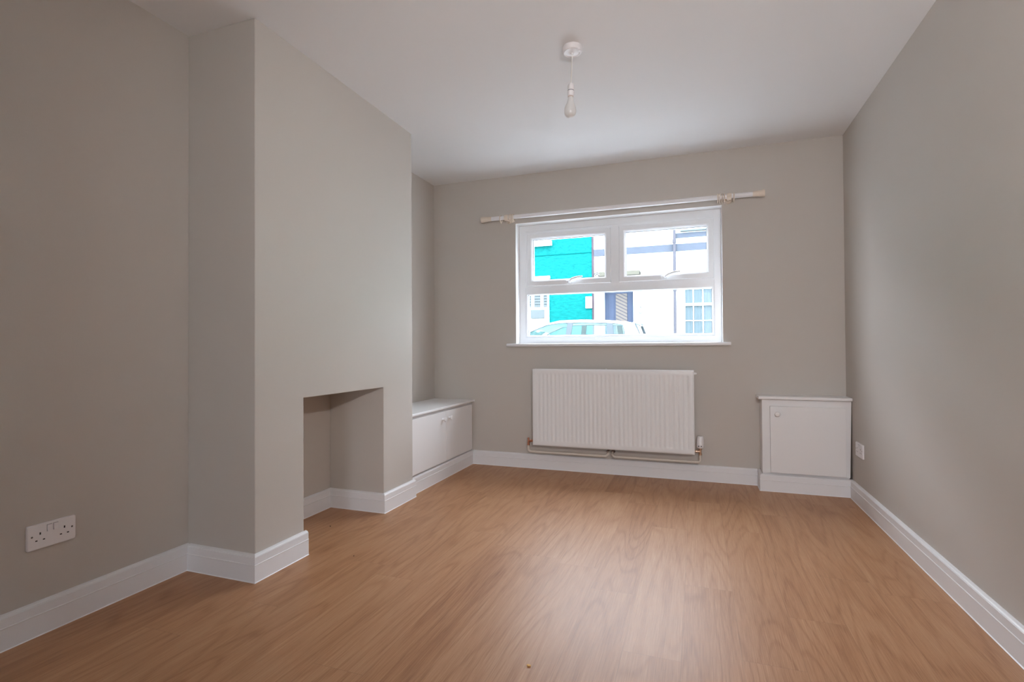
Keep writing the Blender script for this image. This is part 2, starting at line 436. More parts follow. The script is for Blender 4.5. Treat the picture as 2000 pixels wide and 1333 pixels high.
# glazed doors added behind the viewer to let in fill daylight
gd = empty('added_door_1', ((GX0+GX1)/2, YR-.1, 0), 'glazed doors added for fill daylight at the end of the back room behind the viewer', 'door', kind='structure')
bpy.context.view_layer.update()
g = B()
gm = (GX0+GX1)/2
for x0, x1, z0, z1 in ((GX0+.001, GX0+.05, .001, GDZ-.001), (GX1-.05, GX1-.001, .001, GDZ-.001), (GX0+.05, GX1-.05, .001, .06), (GX0+.05, GX1-.05, GDZ-.05, GDZ-.001), (gm-.03, gm+.03, .06, GDZ-.05)):
    box(g, x0, x1, YR-.09, YR-.03, z0, z1)
child('door_frame', g, UPVC, gd, bevel=.003)
child('pane', box(B(), GX0+.045, GX1-.045, YR-.062, YR-.058, .055, GDZ-.045), PANE, gd)

# ------------------------------------------------------------------ CURTAIN POLE, BRACKETS, RINGS
PY, PZ, PR = D-.07, 2.040, .0165
pole = empty('curtain_pole', (-.6, PY, PZ), 'white wooden curtain pole with flared cream ends above the window', 'curtain pole')
bpy.context.view_layer.update()
child('rod', lathe(B(), [(PR, -1.590), (PR, .386)], (0, PY, PZ), 0, 24), POLE, pole, smooth=True)
for s, xa, xb in ((-1, -1.586, -1.673), (1, .382, .454)):
    f = lathe(B(), [(.0175, xa-s*.004), (.0180, xa), (.0195, xa+(xb-xa)*.35), (.0235, xa+(xb-xa)*.8), (.0255, xa+(xb-xa)*.96), (.0245, xb), (0, xb+s*.001)], (0, PY, PZ), 0, 28)
    o = child('finial', f, CREAM, pole, smooth=True); o['label'] = 'flared cream wooden end'
for bx in (-1.452, .226):
    b = B()
    lathe(b, [(.026, D-.0005), (.026, D-.005), (.021, D-.011), (.012, D-.014)], (bx, 0, PZ-.010), 1, 24)
    lathe(b, [(.0095, D-.004), (.0095, PY+.016)], (bx, 0, PZ-.010), 1, 16)
    # cup holding the pole
    lathe(b, [(PR+.0006, bx-.016), (.0225, bx-.016), (.0245, bx-.010), (.0255, bx), (.0245, bx+.010), (.0225, bx+.016), (PR+.0006, bx+.016)], (0, PY, PZ-.002), 0, 28)
    o = child('bracket', b, CREAM, pole, smooth=True)
RMAJ, RMIN = .0275, .0040
def ring(x, dy, label, src=None):
    if src is None:
        r = obj('curtain_ring', torus(B(), (0,0,0), RMAJ, RMIN, 0, 40, 10), CREAM, smooth=True)
        e = obj('eyelet', torus(B(), (0,0,-RMAJ-.0065), .0050, .0016, 0, 18, 8), CREAM, parent=r, smooth=True)
    else:
        r = src.copy(); C.objects.link(r)
        for ch in src.children:
            c = ch.copy(); C.objects.link(c); c.parent = r
    r.location = (x, PY, PZ+PR-RMAJ+RMIN+.0002); r.rotation_euler = (dy, 0, 0)
    tag(r, label, 'curtain ring', 'cream curtain rings on the pole')
    return r
r0 = ring(-1.500, .1, 'single cream curtain ring hanging outside the left bracket of the pole')
ordn = ['first', 'second', 'third', 'fourth']
for i, x in enumerate((-1.4215, -1.4115, -1.4005, -1.389)):
    ring(x, random.uniform(-.15, .15), 'cream curtain ring, %s from left in the bunch inside the left bracket' % ordn[i], r0)
for i, x in enumerate((.152, .165, .1805, .1945)):
    ring(x, random.uniform(-.15, .15), 'cream curtain ring, %s from left in the bunch inside the right bracket' % ordn[i], r0)
ring(.2565, -.1, 'single cream curtain ring hanging outside the right bracket of the pole', r0)

# ------------------------------------------------------------------ RADIATOR
rad = empty('radiator', (-.623, D-.08, .205), 'white ribbed panel radiator on the wall under the window', 'radiator')
bpy.context.view_layer.update()
RX0, RX1, RZ0, RZ1, RYF, RYB = -1.227, -.020, .206, .806, D-.112, D-.045
nf = 35; fx_a, fx_b = RX0+.032, RX1-.032; pitch = (fx_b-fx_a)/nf
xs = [RX0, RX0+.004, RX0+.016]
for i in range(nf):
    for t in (.12, .22, .34, .5, .66, .78, .88): xs.append(fx_a+pitch*(i+t))
xs += [RX1-.016, RX1-.004, RX1]
zs = [RZ0, RZ0+.004, RZ0+.012, .236, .242, .250, .262, .5, .752, .764, .772, .778, RZ1-.010, RZ1-.004, RZ1]
def fl(x):
    if x < fx_a or x > fx_b: return 0
    t = ((x-fx_a)/pitch) % 1
    return 0 if t < .17 or t > .83 else min(1, min(t-.17, .83-t)/.14)
def fz(z):
    if z <= .238 or z >= .777: return 0
    return min(1, (z-.238)/.022, (.777-z)/.022)
bm = B(); grid = []
for z in zs:
    rowv = []
    for x in xs:
        e = .0
        dx = min(x-RX0, RX1-x); dz = min(z-RZ0, RZ1-z)
        if dx < .003 or dz < .003: e = .005
        elif dx < .006 or dz < .006: e = .0012
        rowv.append(bm.verts.new((x, RYF+e+.0036*fl(x)*fz(z), z)))
    grid.append(rowv)
for j in range(len(zs)-1):
    for i in range(len(xs)-1): bm.faces.new((grid[j][i], grid[j][i+1], grid[j+1][i+1], grid[j+1][i]))
# back skin
loop = grid[0] + [g_[-1] for g_ in grid[1:]] + grid[-1][-2::-1] + [g_[0] for g_ in grid[-2:0:-1]]
bk = [bm.verts.new((v.co.x, RYF+.014, v.co.z)) for v in loop]
n = len(loop)
for i in range(n): bm.faces.new((loop[i], loop[(i+1) % n], bk[(i+1) % n], bk[i]))
bm.faces.new(bk)
child('panel', bm, RADW, rad, smooth=True)
# convector fins behind, side covers, top grille
child('convector', box(B(), RX0+.03, RX1-.03, RYF+.016, RYB-.002, RZ0+.03, RZ1-.03), RADW, rad)
for sx in (RX0, RX1-.0015):
    sp = box(B(), sx, sx+.0015, RYF+.0145, RYB, RZ0+.012, RZ1-.004)
    child('side_cover', sp, RADW, rad)
tg = B()
box(tg, RX0+.002, RX1-.002, RYF+.0145, RYF+.0175, RZ1-.006, RZ1+.002)
box(tg, RX0+.002, RX1-.002, RYB-.003, RYB, RZ1-.006, RZ1+.002)
for i in range(62):
    x = RX0+.004+i*(RX1-RX0-.014)/61
    box(tg, x, x+.006, RYF+.0175, RYB-.003, RZ1-.003, RZ1)
child('top_grille', tg, RADW, rad)
child('clip', box(B(), -.652, -.640, RYF+.012, RYF+.022, RZ1+.002, RZ1+.008), RADW, rad, bevel=.0015)
av2 = lathe(B(), [(.009, .0015), (.009, .010), (.006, .014), (.006, .020), (0, .021)], (RX1-.001, D-.080, .783), 0, 16)
child('air_vent', av2, RADW, rad, smooth=True)
# wall brackets hold it to the wall
for x in (-1.08, -.17): child('wall_bracket', box(B(), x-.02, x+.02, RYB-.004, D-.0005, .28, .74), RADW, rad)
# lockshield valve, left
VY = D-.068
vl = B()
lathe(vl, [(.009, .207), (.0095, .209), (.0095, .224), (.007, .226), (.007, .247), (.0085, .248), (.0085, .2545), (.005, .256)], (-1.276, VY, 0), 2, 18)
lathe(vl, [(.006, -1.276), (.006, -1.262), (.0105, -1.262), (.0105, -1.248), (.007, -1.247), (.007, RX0-.0005)], (0, VY, .232), 0, 18)
lathe(vl, [(.0115, .196), (.0115, .208), (.009, .209)], (-1.276, VY, 0), 2, 6)
o = child('lockshield_valve', vl, COPPER, rad, smooth=True); o['label'] = 'copper and brass valve at left end'
# thermostatic valve, right
TX = .0175
vr = B()
lathe(vr, [(.0085, .198), (.0120, .200), (.0120, .212), (.0085, .213), (.0085, .236), (.0115, .238), (.0115, .247), (.009, .2475)], (TX, VY, 0), 2, 18)
lathe(vr, [(.007, RX1+.0005), (.007, RX1+.006), (.0115, RX1+.007), (.0115, RX1+.019), (.0075, RX1+.020), (.0075, TX)], (0, VY, .2245), 0, 18)
tb = child('valve_body', vr, BRASS, rad, smooth=True); tb['label'] = 'brass and copper valve body at right end'
hd = lathe(B(), [(.0165, .2480), (.0205, .2500), (.0232, .2550), (.0245, .268), (.0243, .290), (.0225, .322), (.0195, .3320), (.0140, .3350), (0, .3355)], (TX, VY, 0), 2, 28)
th = child('thermostatic_head', hd, PLAST, rad, smooth=True); th['label'] = 'white thermostatic control head'
for a in (-.42, .30):
    s = box(B(), TX+a*.024-.004, TX+a*.024+.004, VY-.0252, VY-.020, .2625, .2685)
    child('marking', s, DARK, th)
# pipes
PYp = VY
p1 = tube(B(), round_path([(-1.276, VY, .197), (-1.276, VY, .147), (-.655, VY, .147), (-.640, VY+.01, .168), (-.636, D-.0005, .176)], .028, 8), .0090, 14)
child('feed_pipe', p1, CREAMP, rad, smooth=True)
p2 = tube(B(), round_path([(TX, VY, .199), (TX, VY, .147), (-.596, VY, .147), (-.610, VY+.01, .158), (-.618, D-.0005, .176)], .028, 8), .0090, 14)
child('return_pipe', p2, CREAMP, rad, smooth=True)
for x in (-.647, -.612):
    child('pipe_collar', lathe(B(), [(.0100, D-.030), (.0125, D-.026), (.0125, D-.006), (.015, D-.0005)], (x, 0, .174), 1, 16), COLLAR, rad, smooth=True)

# ------------------------------------------------------------------ LEFT CUPBOARD
cl = empty('alcove_cupboard', ((XL+CLX)/2, 3.5, 0), 'low white two-door cupboard filling the alcove beyond the chimney breast', 'cupboard')
bpy.context.view_layer.update()
g = .0015
car = B()
y0c, y1c = Y2+g, D-g
box(car, XL+g, CLX-.004, y0c, y1c, .003, .520)
child('carcass', car, CAB, cl)
fr = B()
box(fr, CLX-.003, CLX+.0, y0c, y1c, .117, .520)
child('face_frame', fr, CAB, cl)
ct = prism(B(), [(CLX+.028, .5215), (CLX+.031, .525), (CLX+.031, .536), (CLX+.028, .540), (XL+g, .540), (XL+g, .5215)], y0c, y1c, 1)
child('top', ct, CAB, cl, bevel=.002)
pl = B(); skirting(pl, [(CLX, D-.0005), (CLX, Y2+.0155)])
child('plinth', pl, GLOSS, cl)
ym = 3.505
for ya, yb in ((3.0035, ym-.0006), (ym+.0006, 3.986)):
    dr = child('door', box(B(), CLX+.0045, CLX+.0200, ya, yb, .129, .503), CAB, cl, bevel=.0012)
    ky = ym-.052 if ya < 3.2 else ym+.052
    kb = lathe(B(), [(.010, CLX+.0198), (.0075, CLX+.0225), (.0065, CLX+.028), (.009, CLX+.033), (.0155, CLX+.038), (.0165, CLX+.043), (.0145, CLX+.048), (.008, CLX+.0505), (0, CLX+.051)], (0, ky, .447), 0, 24)
    child('knob', kb, CAB, dr, smooth=True)

# ------------------------------------------------------------------ RIGHT CUPBOARD
cr = empty('meter_cupboard', ((CRX+XR)/2, 3.95, 0), 'small white single-door cupboard in the right corner by the window wall', 'cupboard')
bpy.context.view_layer.update()
car = B()
yf = CRY+.002
# side panel and carcass body (front edge scribed to the wall so it narrows towards the floor)
v = [(CRX, .121), (XR-.013, .121), (XR-.0018, .617), (CRX, .617)]
prism(car, v, yf, D-.0015, 1)
child('carcass', car, CAB, cr, bevel=.002)
child('kicker', box(B(), CRX+.003, XR-.016, yf+.006, D-.0015, .003, .1205), CAB, cr)
ct = prism(B(), [(yf-.022, .6185), (yf-.027, .622), (yf-.027, .636), (yf-.022, .640), (D-.0015, .640), (D-.0015, .6185)], CRX-.022, XR-.0015, 0)
child('top', ct, CAB, cr, bevel=.002)
pl = B(); skirting(pl, [(XR-.0005, CRY), (CRX, CRY), (CRX, D-.0005)][::1])
child('plinth', pl, GLOSS, cr)
dx0, dx1, dz0, dz1 = .462, .902, .128, .574
dr = child('door', box(B(), dx0, dx1, yf-.0215, yf-.0050, dz0, dz1), CAB, cr, bevel=.0015)
for hz in (dz0+.05, dz1-.09): child('hinge', box(B(), dx1-.075, dx1-.045, yf-.0052, yf-.0003, hz, hz+.04), SCREW, dr)
kb = lathe(B(), [(.010, yf-.0213), (.0075, yf-.0240), (.0065, yf-.030), (.009, yf-.035), (.0160, yf-.040), (.0170, yf-.046), (.0150, yf-.051), (.009, yf-.0535), (0, yf-.054)], (dx0+.0415, 0, .5235), 1, 24)
child('knob', kb, CAB, dr, smooth=True)

# ------------------------------------------------------------------ SOCKETS
def socket(name, M, label):
    """built in local coords: u along wall, v up, out = +w; M maps to world"""
    root = empty(name, M @ Vector((0,0,0)), label, 'socket', 'white double wall sockets')
    bpy.context.view_layer.update()
    def add(nm, bm, m, parent=root, **k):
        bmesh.ops.transform(bm, matrix=M, verts=bm.verts[:]); return child(nm, bm, m, parent, **k)
    # rounded plate
    def rrect(w, h, r, n=6):
        pts = []
        for cx, cy, a0 in ((w/2-r, h/2-r, 0), (-w/2+r, h/2-r, 90), (-w/2+r, -h/2+r, 180), (w/2-r, -h/2+r, 270)):
            for k in range(n+1):
                a = math.radians(a0+90*k/n); pts.append((cx+r*math.cos(a), cy+r*math.sin(a)))
        return pts
    bm = B(); rings = []
    for sc, d in ((0, .0003), (0, .006), (.0012, .0082), (.003, .0090)):
        rings.append([bm.verts.new((x, y, d)) for x, y in rrect(.147-2*sc, .086-2*sc, .005)])
    for a, b_ in zip(rings, rings[1:]):
        k = len(a)
        for i in range(k): bm.faces.new((a[i], a[(i+1) % k], b_[(i+1) % k], b_[i]))
    bm.faces.new(rings[-1]); bm.faces.new(rings[0][::-1])
    plate = add('faceplate', bm, PLAST)
    for u in (-.0095, .0095):
        r = B()
        prism(r, [(.0125, .0092), (.0125, .0138), (.024, .0115), (.034, .0128), (.034, .0092)], u-.0066, u+.0066, 0)
        rk = add('rocker_switch', r, PLAST, bevel=.0006)
        add('rocker_surround', box(B(), u-.0076, u+.0076, .0114, .0352, .0088, .0093), SLIT, rk)
    for sgn in (-1, 1):
        cx = sgn*.0365
        h = box(B(), cx-.0022, cx+.0022, .0065, .0145, .0078, .0093)
        box(h, cx-.0142, cx-.0078, -.0142, -.0102, .0078, .0093)
        box(h, cx+.0078, cx+.0142, -.0142, -.0102, .0078, .0093)
        o = add('pin_holes', h, DARK); o['label'] = 'three dark pin holes'
        s = lathe(B(), [(.0033, .0080), (.0033, .0093), (0, .0094)], (sgn*.0603, .004, 0), 2, 14)
        add('screw', s, SCREW)
    return root
ML = Matrix(((0, 0, 1, XL), (1, 0, 0, 1.1785), (0, 1, 0, .3365), (0, 0, 0, 1)))
MR = Matrix(((0, 0, -1, XR), (-1, 0, 0, 3.711), (0, 1, 0, .335), (0, 0, 0, 1)))
socket('double_socket', ML, 'white double socket low on the near left alcove wall')
socket('double_socket', MR, 'white double socket on the right wall beside the small cupboard')

# ------------------------------------------------------------------ PENDANT LIGHT
px, py = -.541, 2.385
pen = empty('pendant_light', (px, py, H), 'white ceiling rose with short cable holding a bare unlit bulb', 'ceiling light')
bpy.context.view_layer.update()
rose = lathe(B(), [(.041, H-.0003), (.0455, H-.001), (.0462, H-.006), (.0462, H-.021), (.0445, H-.0265), (.040, H-.029), (.0365, H-.029), (.034, H-.027), (.030, H-.0265), (.008, H-.031), (.0065, H-.0345), (0, H-.035)], (px, py, 0), 2, 40)
ro = child('ceiling_rose', rose, PLAST, pen, smooth=True)
child('cover_tab', box(B(), px+.030, px+.0460, py-.026, py-.008, H-.0350, H-.028), PLAST, ro, bevel=.002)
cab = tube(B(), [(px, py, H-.034), (px-.001, py, H-.08), (px-.004, py, H-.13), (px-.0065, py, H-.178)], .0028, 10)
child('cable', cab, CABLE, pen, smooth=True)
tilt = Matrix.Rotation(math.radians(2.2), 3, 'Y')
ho = (px-.0065, py, H-.176)
hol = lathe(B(), [(.0055, .006), (.009, .002), (.0135, -.002), (.0150, -.008), (.0152, -.0285)], ho, 2, 28, tilt)
hl = child('lampholder', hol, PLAST, pen, smooth=True)
child('slot_ring', lathe(B(), [(.0146, -.0285), (.0146, -.0325)], ho, 2, 28, tilt), SLIT, hl, smooth=True)
child('skirt_ring', lathe(B(), [(.0154, -.0325), (.0160, -.034), (.0162, -.054), (.0150, -.0565), (.0135, -.0565)], ho, 2, 28, tilt), PLAST, hl, smooth=True)
bl = lathe(B(), [(.0125, -.0565), (.0128, -.0600), (.0118, -.0602), (.0122, -.070), (.0150, -.082), (.0205, -.0965), (.0258, -.109), (.0283, -.121), (.0280, -.132), (.0255, -.142), (.0205, -.1495), (.0125, -.1545), (.0050, -.1562), (0, -.1565)], ho, 2, 32, tilt)
bo = child('bulb', bl, FROST, pen, smooth=True); bo['label'] = 'frosted bare light bulb, unlit'
child('bulb_cap', lathe(B(), [(.0132, -.0560), (.0132, -.0612)], ho, 2, 24, tilt), BONE, bo, smooth=True)

# ------------------------------------------------------------------ FLOOR CRUMBS
def crumb(x, y, s, m, label):
    bm = B(); bmesh.ops.create_icosphere(bm, subdivisions=2, radius=s)
    for v in bm.verts: v.co *= random.uniform(.75, 1.15); v.co.z *= .5; v.co.x *= 1.7
    zmin = min(v.co.z for v in bm.verts)
    bmesh.ops.rotate(bm, verts=bm.verts[:], cent=(0,0,0), matrix=Matrix.Rotation(random.uniform(0, 3), 3, 'Z'))
    bmesh.ops.translate(bm, verts=bm.verts[:], vec=(0, 0, -zmin))
    o = obj('floor_crumb', bm, m); o.location = (x, y, .0002); tag(o, label, 'crumb', 'tiny crumbs on the floor'); return o
CRW = mat('pale_wood_crumb', (.75, .45, .16), rough=.8); CRD = mat('dark_crumb', (.06, .04, .03), rough=.9)

# ------------------------------------------------------------------ OUTSIDE: street
struct('ground_road', box(B(), -22, 22, D+.262, FY-.5, GZ-.1, GZ-.005), ROAD, 'grey street between the two rows of houses', 'road')
struct('ground_pavement', box(B(), -22, 22, 11.95, FY+8, GZ-.099, GZ), PAVE, 'pavement in front of the houses opposite', 'pavement')
struct('ground_garden', box(B(), -22, 22, -24, YR-.21, GZ-.1, GZ), PAVE, 'paved yard outside the added glazed doors', 'ground')
# own house above and beside the room
ow = B()
box(ow, -9, XL-.2, D+.001, D+.26, GZ, 5.0); box(ow, XR+.2, 9, D+.001, D+.26, GZ, 5.0); box(ow, XL-.2, XR+.2, D+.001, D+.26, H+.251, 5.0)
struct('wall_exterior', ow, WHITER, 'outside face of the terrace this room belongs to', 'wall')

# --- turquoise house (left), x < JX
JX = -2.447
th = empty('turquoise_house', (-6, FY, GZ), 'bright turquoise rendered house with white shutters across the street', 'house')
bpy.context.view_layer.update()
child('render_wall', box(B(), -12, JX-.001, FY, FY+.3, GZ, 5.0), TEAL, th)
child('roof', prism(B(), [(FY-.3, 5.0), (FY+6.3, 5.0), (FY+3, 6.6)], -12, JX-.001, 0), ROAD, th)
child('string_line', box(B(), -12, JX-.032, FY-.010, FY-.001, 3.362, 3.378), mat('turquoise_groove', (0.0014, 0.0630, 0.0630), rough=.9, spec=0), th)
child('quoin', box(B(), JX-.195, JX-.031, FY-.045, FY-.001, 1.952, 2.247), STREETW, th, bevel=.01)
# ground floor shuttered window
def shutter_window(x0, x1, z0, z1, root):
    w = B(); mitred(w, x0, x1, z0, z1, [(0, FY-.03), (.05, FY-.03), (.05, FY-.005), (0, FY-.005)])
    f = child('window', w, STREETW, root)
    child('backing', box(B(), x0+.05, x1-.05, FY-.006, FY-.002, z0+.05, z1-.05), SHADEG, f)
    lf = box(B(), x0+.05, x1-.05, FY-.0115, FY-.0065, z0+.05, z1-.05)
    child('shutter', lf, STREETW, f)
    for k, (xa, xb) in enumerate(((-4.78, -4.58), (-4.52, -4.37), (-4.30, -4.088), (-4.006, -3.838), (-3.754, -3.657))):
        ls = box(B(), xa, xb, FY-.0145, FY-.012, 2.02, z1-.09, 1)
        z = 2.03
        while z < z1-.12:
            box(ls, xa, xb, FY-.020, FY-.0142, z, z+.046); z += .072
        child('louvre', ls, None, f, mats=[LOUVRE, SHADEG])
    child('lintel', box(B(), x0-.03, x1+.03, FY-.06, FY-.001, z1+.001, z1+.07), STREETW, f)
    child('sill', box(B(), x0-.06, x1+.06, FY-.12, FY-.001, z0-.10, z0-.001), STREETW, f)
    box(w2 := B(), -4.10, -3.72, FY-.06, FY-.02, 1.72, 1.96); child('window_box', w2, LOUVRE, f, bevel=.03)
shutter_window(-4.85, -3.602, 1.20, 2.755, th)
def plain_window(x0, x1, z0, z1, root, bars=2):
    w = B(); mitred(w, x0, x1, z0, z1, [(0, FY-.03), (.055, FY-.03), (.055, FY-.005), (0, FY-.005)])
    for i in range(1, bars+1):
        x = x0+(x1-x0)*i/(bars+1); box(w, x-.02, x+.02, FY-.025, FY-.006, z0+.05, z1-.05)
    box(w, x0+.05, x1-.05, FY-.027, FY-.006, (z0+z1)/2-.03, (z0+z1)/2+.03)
    f = child('window', w, STREETW, root)
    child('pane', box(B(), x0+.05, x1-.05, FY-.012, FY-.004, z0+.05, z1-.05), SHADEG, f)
    return f
f = plain_window(-4.70, -3.575, 3.738, 4.75, th)
child('sill', box(B(), -4.80, -3.520, FY-.10, FY-.001, 3.617, 3.737), STREETW, f)

# --- white house (right)
wh = empty('white_house', (3, FY, GZ), 'white rendered house with blue-grey bands and dark front door across the street', 'house')
bpy.context.view_layer.update()
# wall with hole for the door
dX0, dX1, dZT = -2.178, -1.458, 2.56
ww = B()
box(ww, JX+.022, dX0, FY, FY+.3, GZ, 5.0); box(ww, dX1, 9, FY, FY+.3, GZ, 5.0); box(ww, dX0, dX1, FY, FY+.3, dZT, 5.0)
child('render_wall', ww, WHITER, wh)
child('roof', prism(B(), [(FY-.3, 5.0), (FY+6.3, 5.0), (FY+3, 6.5)], JX+.02, 9, 0), ROAD, wh)
child('party_edge', box(B(), JX-.030, JX+.022, FY-.02, FY-.0015, GZ, 4.9), BROWN, wh)
o = child('band', box(B(), JX+.024, 9, FY-.035, FY-.001, 3.258, 3.428), BLUEG, wh); o['label'] = 'wide blue-grey band'
o = child('band', box(B(), -.445, 9, FY-.035, FY-.001, 3.572, 3.682), BLUEG, wh); o['label'] = 'narrow blue-grey band'
child('upper_sill', box(B(), -.34, 1.4, FY-.09, FY-.001, 3.712, 3.745), LOUVRE, wh)
dp = B()
tube(dp, [(-.478, FY-.075, GZ+1.20), (-.478, FY-.075, 5.0)], .034, 14)
for z in (1.20, 2.35, 3.50, 4.65): lathe(dp, [(.044, z-.05), (.044, z+.03)], (-.478, FY-.075, 0), 2, 14)
tube(dp, [(-.478, FY-.075, 1.22), (-.478, FY-.075, GZ+.01)], .032, 14)
for z in (1.20, 2.35, 3.50, 4.65): box(dp, -.505, -.451, FY-.05, FY-.001, z-.03, z+.01)
o = child('downpipe', dp, PIPEG, wh, smooth=True); o['label'] = 'grey-lilac downpipe'
# door
child('door_case', box(box(B(), -2.42, -2.180, FY-.05, FY-.001, GZ+.001, 2.60), dX1+.001, dX1+.03, FY-.02, FY-.001, GZ+.001, 2.58), STREETW, wh)
door = child('front_door', box(B(), dX0+.001, dX1-.001, FY+.10, FY+.15, GZ, dZT-.001), DOORB, wh); door['label'] = 'dark slate-blue front door'
child('glazed_panel', box(B(), -1.90, -1.62, FY+.085, FY+.10, 1.15, 2.30), SLATREFL, door)
child('panel', box(B(), dX0+.10, -1.95, FY+.092, FY+.10, 1.15, 2.30), DOORB, door)
# canopy with iron scrolls
cn = box(B(), -2.23, -1.27, FY-.40, FY-.001, 2.70, 2.80); prism(cn, [(-2.23, 2.70), (-1.27, 2.70), (-1.30, 2.64), (-2.20, 2.64)], FY-.36, FY-.001, 1)
child('canopy', cn, BEIGE, wh)
for bx in (-2.30, -1.36):
    sc = B()
    pts = [(bx+.10*math.cos(a)*(1-a/14), FY-.34, 2.715+.085*math.sin(a)*(1-a/14)) for a in [k*.35 for k in range(28)]]
    tube(sc, pts, .012, 8)
    tube(sc, round_path([(bx-.05, FY-.01, 2.45), (bx, FY-.2, 2.55), (bx+.06, FY-.36, 2.69)], .1, 6), .008, 8)
    child('iron_scroll', sc, IRON, wh, smooth=True)
# oval plaque
pq = lathe(B(), [(.058, -.012), (.058, 0)], (0, 0, 0), 1, 28)
torus(pq, (0, -.014, 0), .052, .007, 1, 28, 8)
box(pq, -.022, .022, -.018, -.011, .012, .020); box(pq, -.030, .030, -.018, -.011, -.006, .001); box(pq, -.018, .018, -.018, -.011, -.028, -.020)
for v in pq.verts: v.co.z *= 1.38
bmesh.ops.translate(pq, verts=pq.verts[:], vec=(-1.286, FY-.001, 1.865))
pl_ = child('wall_plaque', pq, None, wh, mats=[mat('plaque_grey', (0.0280, 0.0308, 0.0336), rough=.5, spec=0)]); pl_['label'] = 'small oval plaque'
pf = lathe(B(), [(.047, -.0165), (.047, -.0125)], (0, 0, 0), 1, 28)
for v in pf.verts: v.co.z *= 1.38
bmesh.ops.translate(pf, verts=pf.verts[:], vec=(-1.286, FY-.001, 1.865))
# (the face of the plaque stays pale with the grey lettering bars showing through)
pf2 = child('plaque_face', pf, STREETW, pl_)
# sash window with net curtains
wx0, wx1, wz0, wz1 = -.300, .930, 1.185, 2.42
w = B(); mitred(w, wx0, wx1, wz0, wz1, [(0, FY-.03), (.05, FY-.03), (.05, FY-.006), (0, FY-.006)])
box(w, wx0-.01, wx1+.01, FY-.05, FY-.006, 1.935, 1.995)
for x in (-.064, .150, .362, .56, .76): box(w, x-.011, x+.011, FY-.028, FY-.020, wz0+.05, wz1-.05)
for z in (1.582, 2.335): box(w, wx0+.05, wx1-.05, FY-.028, FY-.020, z-.010, z+.010)
fw = child('window', w, STREETW, wh); fw['label'] = 'white sash window with net curtains'
cbm = B(); prev = None
nx = 150
for i in range(nx+1):
    x = wx0+.05+(wx1-wx0-.1)*i/nx; y = FY-.012+.004*math.sin(x*75)+.002*math.sin(x*173+1)
    a = cbm.verts.new((x, y, wz0+.05)); b = cbm.verts.new((x, y, wz1-.05)); a2 = cbm.verts.new((x, y+.002, wz0+.05)); b2 = cbm.verts.new((x, y+.002, wz1-.05))
    if prev:
        cbm.faces.new((prev[0], a, b, prev[1])); cbm.faces.new((prev[2], prev[3], b2, a2))
    prev = (a, b, a2, b2)
child('net_curtain', cbm, CURT, fw, smooth=True)
child('sill', box(B(), wx0-.06, wx1+.06, FY-.10, FY-.001, wz0-.08, wz0-.001), STREETW, fw)
child('hood', box(B(), -.345, 1.0, FY-.07, FY-.001, 2.655, 2.72), LOUVRE, fw)
plain_window(-.30, 1.0, 3.76, 4.78, wh)

# ------------------------------------------------------------------ CAR
car = empty('parked_car', (-2.6, 10.8, GZ-.005), 'white hatchback car parked across the street, seen above the window sill', 'car')
bpy.context.view_layer.update()
CY0, CY1 = 10.0, 11.62; g0 = GZ-.005
def yn(z, side):   # side surface leans in above the belt
    off = max(0, z-.93)*.22
    return CY0+off if side == 0 else CY1-off
lower = [(-4.62, .22), (-4.66, .42), (-4.60, .66), (-4.40, .76), (-3.82, .93), (-.92, .93), (-.84, .72), (-.80, .50), (-.83, .22), (-.95, .17), (-4.5, .17)]
lb = prism(B(), [(x, z+g0+.03) for x, z in lower], CY0, CY1, 1)
child('body', lb, CARP, car, bevel=.05, seg=3)
roofc = [(-3.82, .955), (-3.52, 1.165), (-3.21, 1.346), (-2.965, 1.450), (-2.614, 1.533), (-2.179, 1.541), (-1.726, 1.525), (-1.30, 1.487), (-1.135, 1.445)]
# roof skin: from A-post top rearwards, slightly crowned across the width
rb = B(); rows = []
rc = roofc[2:]
for x, z in rc:
    r_ = []
    for k in range(9):
        t = k/8; ya, yb = yn(z-.02, 0), yn(z-.02, 1); y = ya+(yb-ya)*t
        r_.append((x-.02*math.sin(PI*t), y, z-.035+.035*math.sin(PI*t)**.5))
    rows.append(r_)
def sheet(bm, rows, th):
    top = [[bm.verts.new(p) for p in r] for r in rows]; bot = [[bm.verts.new((p[0], p[1], p[2]-th)) for p in r] for r in rows]
    R, K = len(rows), len(rows[0])
    for j in range(R-1):
        for k in range(K-1):
            bm.faces.new((top[j][k], top[j][k+1], top[j+1][k+1], top[j+1][k])); bm.faces.new((bot[j][k], bot[j+1][k], bot[j+1][k+1], bot[j][k+1]))
    for j in range(R-1):
        bm.faces.new((top[j][0], top[j+1][0], bot[j+1][0], bot[j][0])); bm.faces.new((top[j][-1], bot[j][-1], bot[j+1][-1], top[j+1][-1]))
    for k in range(K-1):
        bm.faces.new((top[0][k], bot[0][k], bot[0][k+1], top[0][k+1])); bm.faces.new((top[-1][k], top[-1][k+1], bot[-1][k+1], bot[-1][k]))
sheet(rb, rows, .02)
child('roof', rb, CARP, car, smooth=True)
def side_poly(bm, pts, side, th=.02):
    s = 1 if side == 0 else -1
    A = [bm.verts.new((x, yn(z, side), z)) for x, z in pts]; Bv = [bm.verts.new((x, yn(z, side)+s*th, z)) for x, z in pts]
    bm.faces.new(A); bm.faces.new(Bv[::-1]); n = len(pts)
    for i in range(n): bm.faces.new((A[i], Bv[i], Bv[(i+1) % n], A[(i+1) % n]))
belt = .925
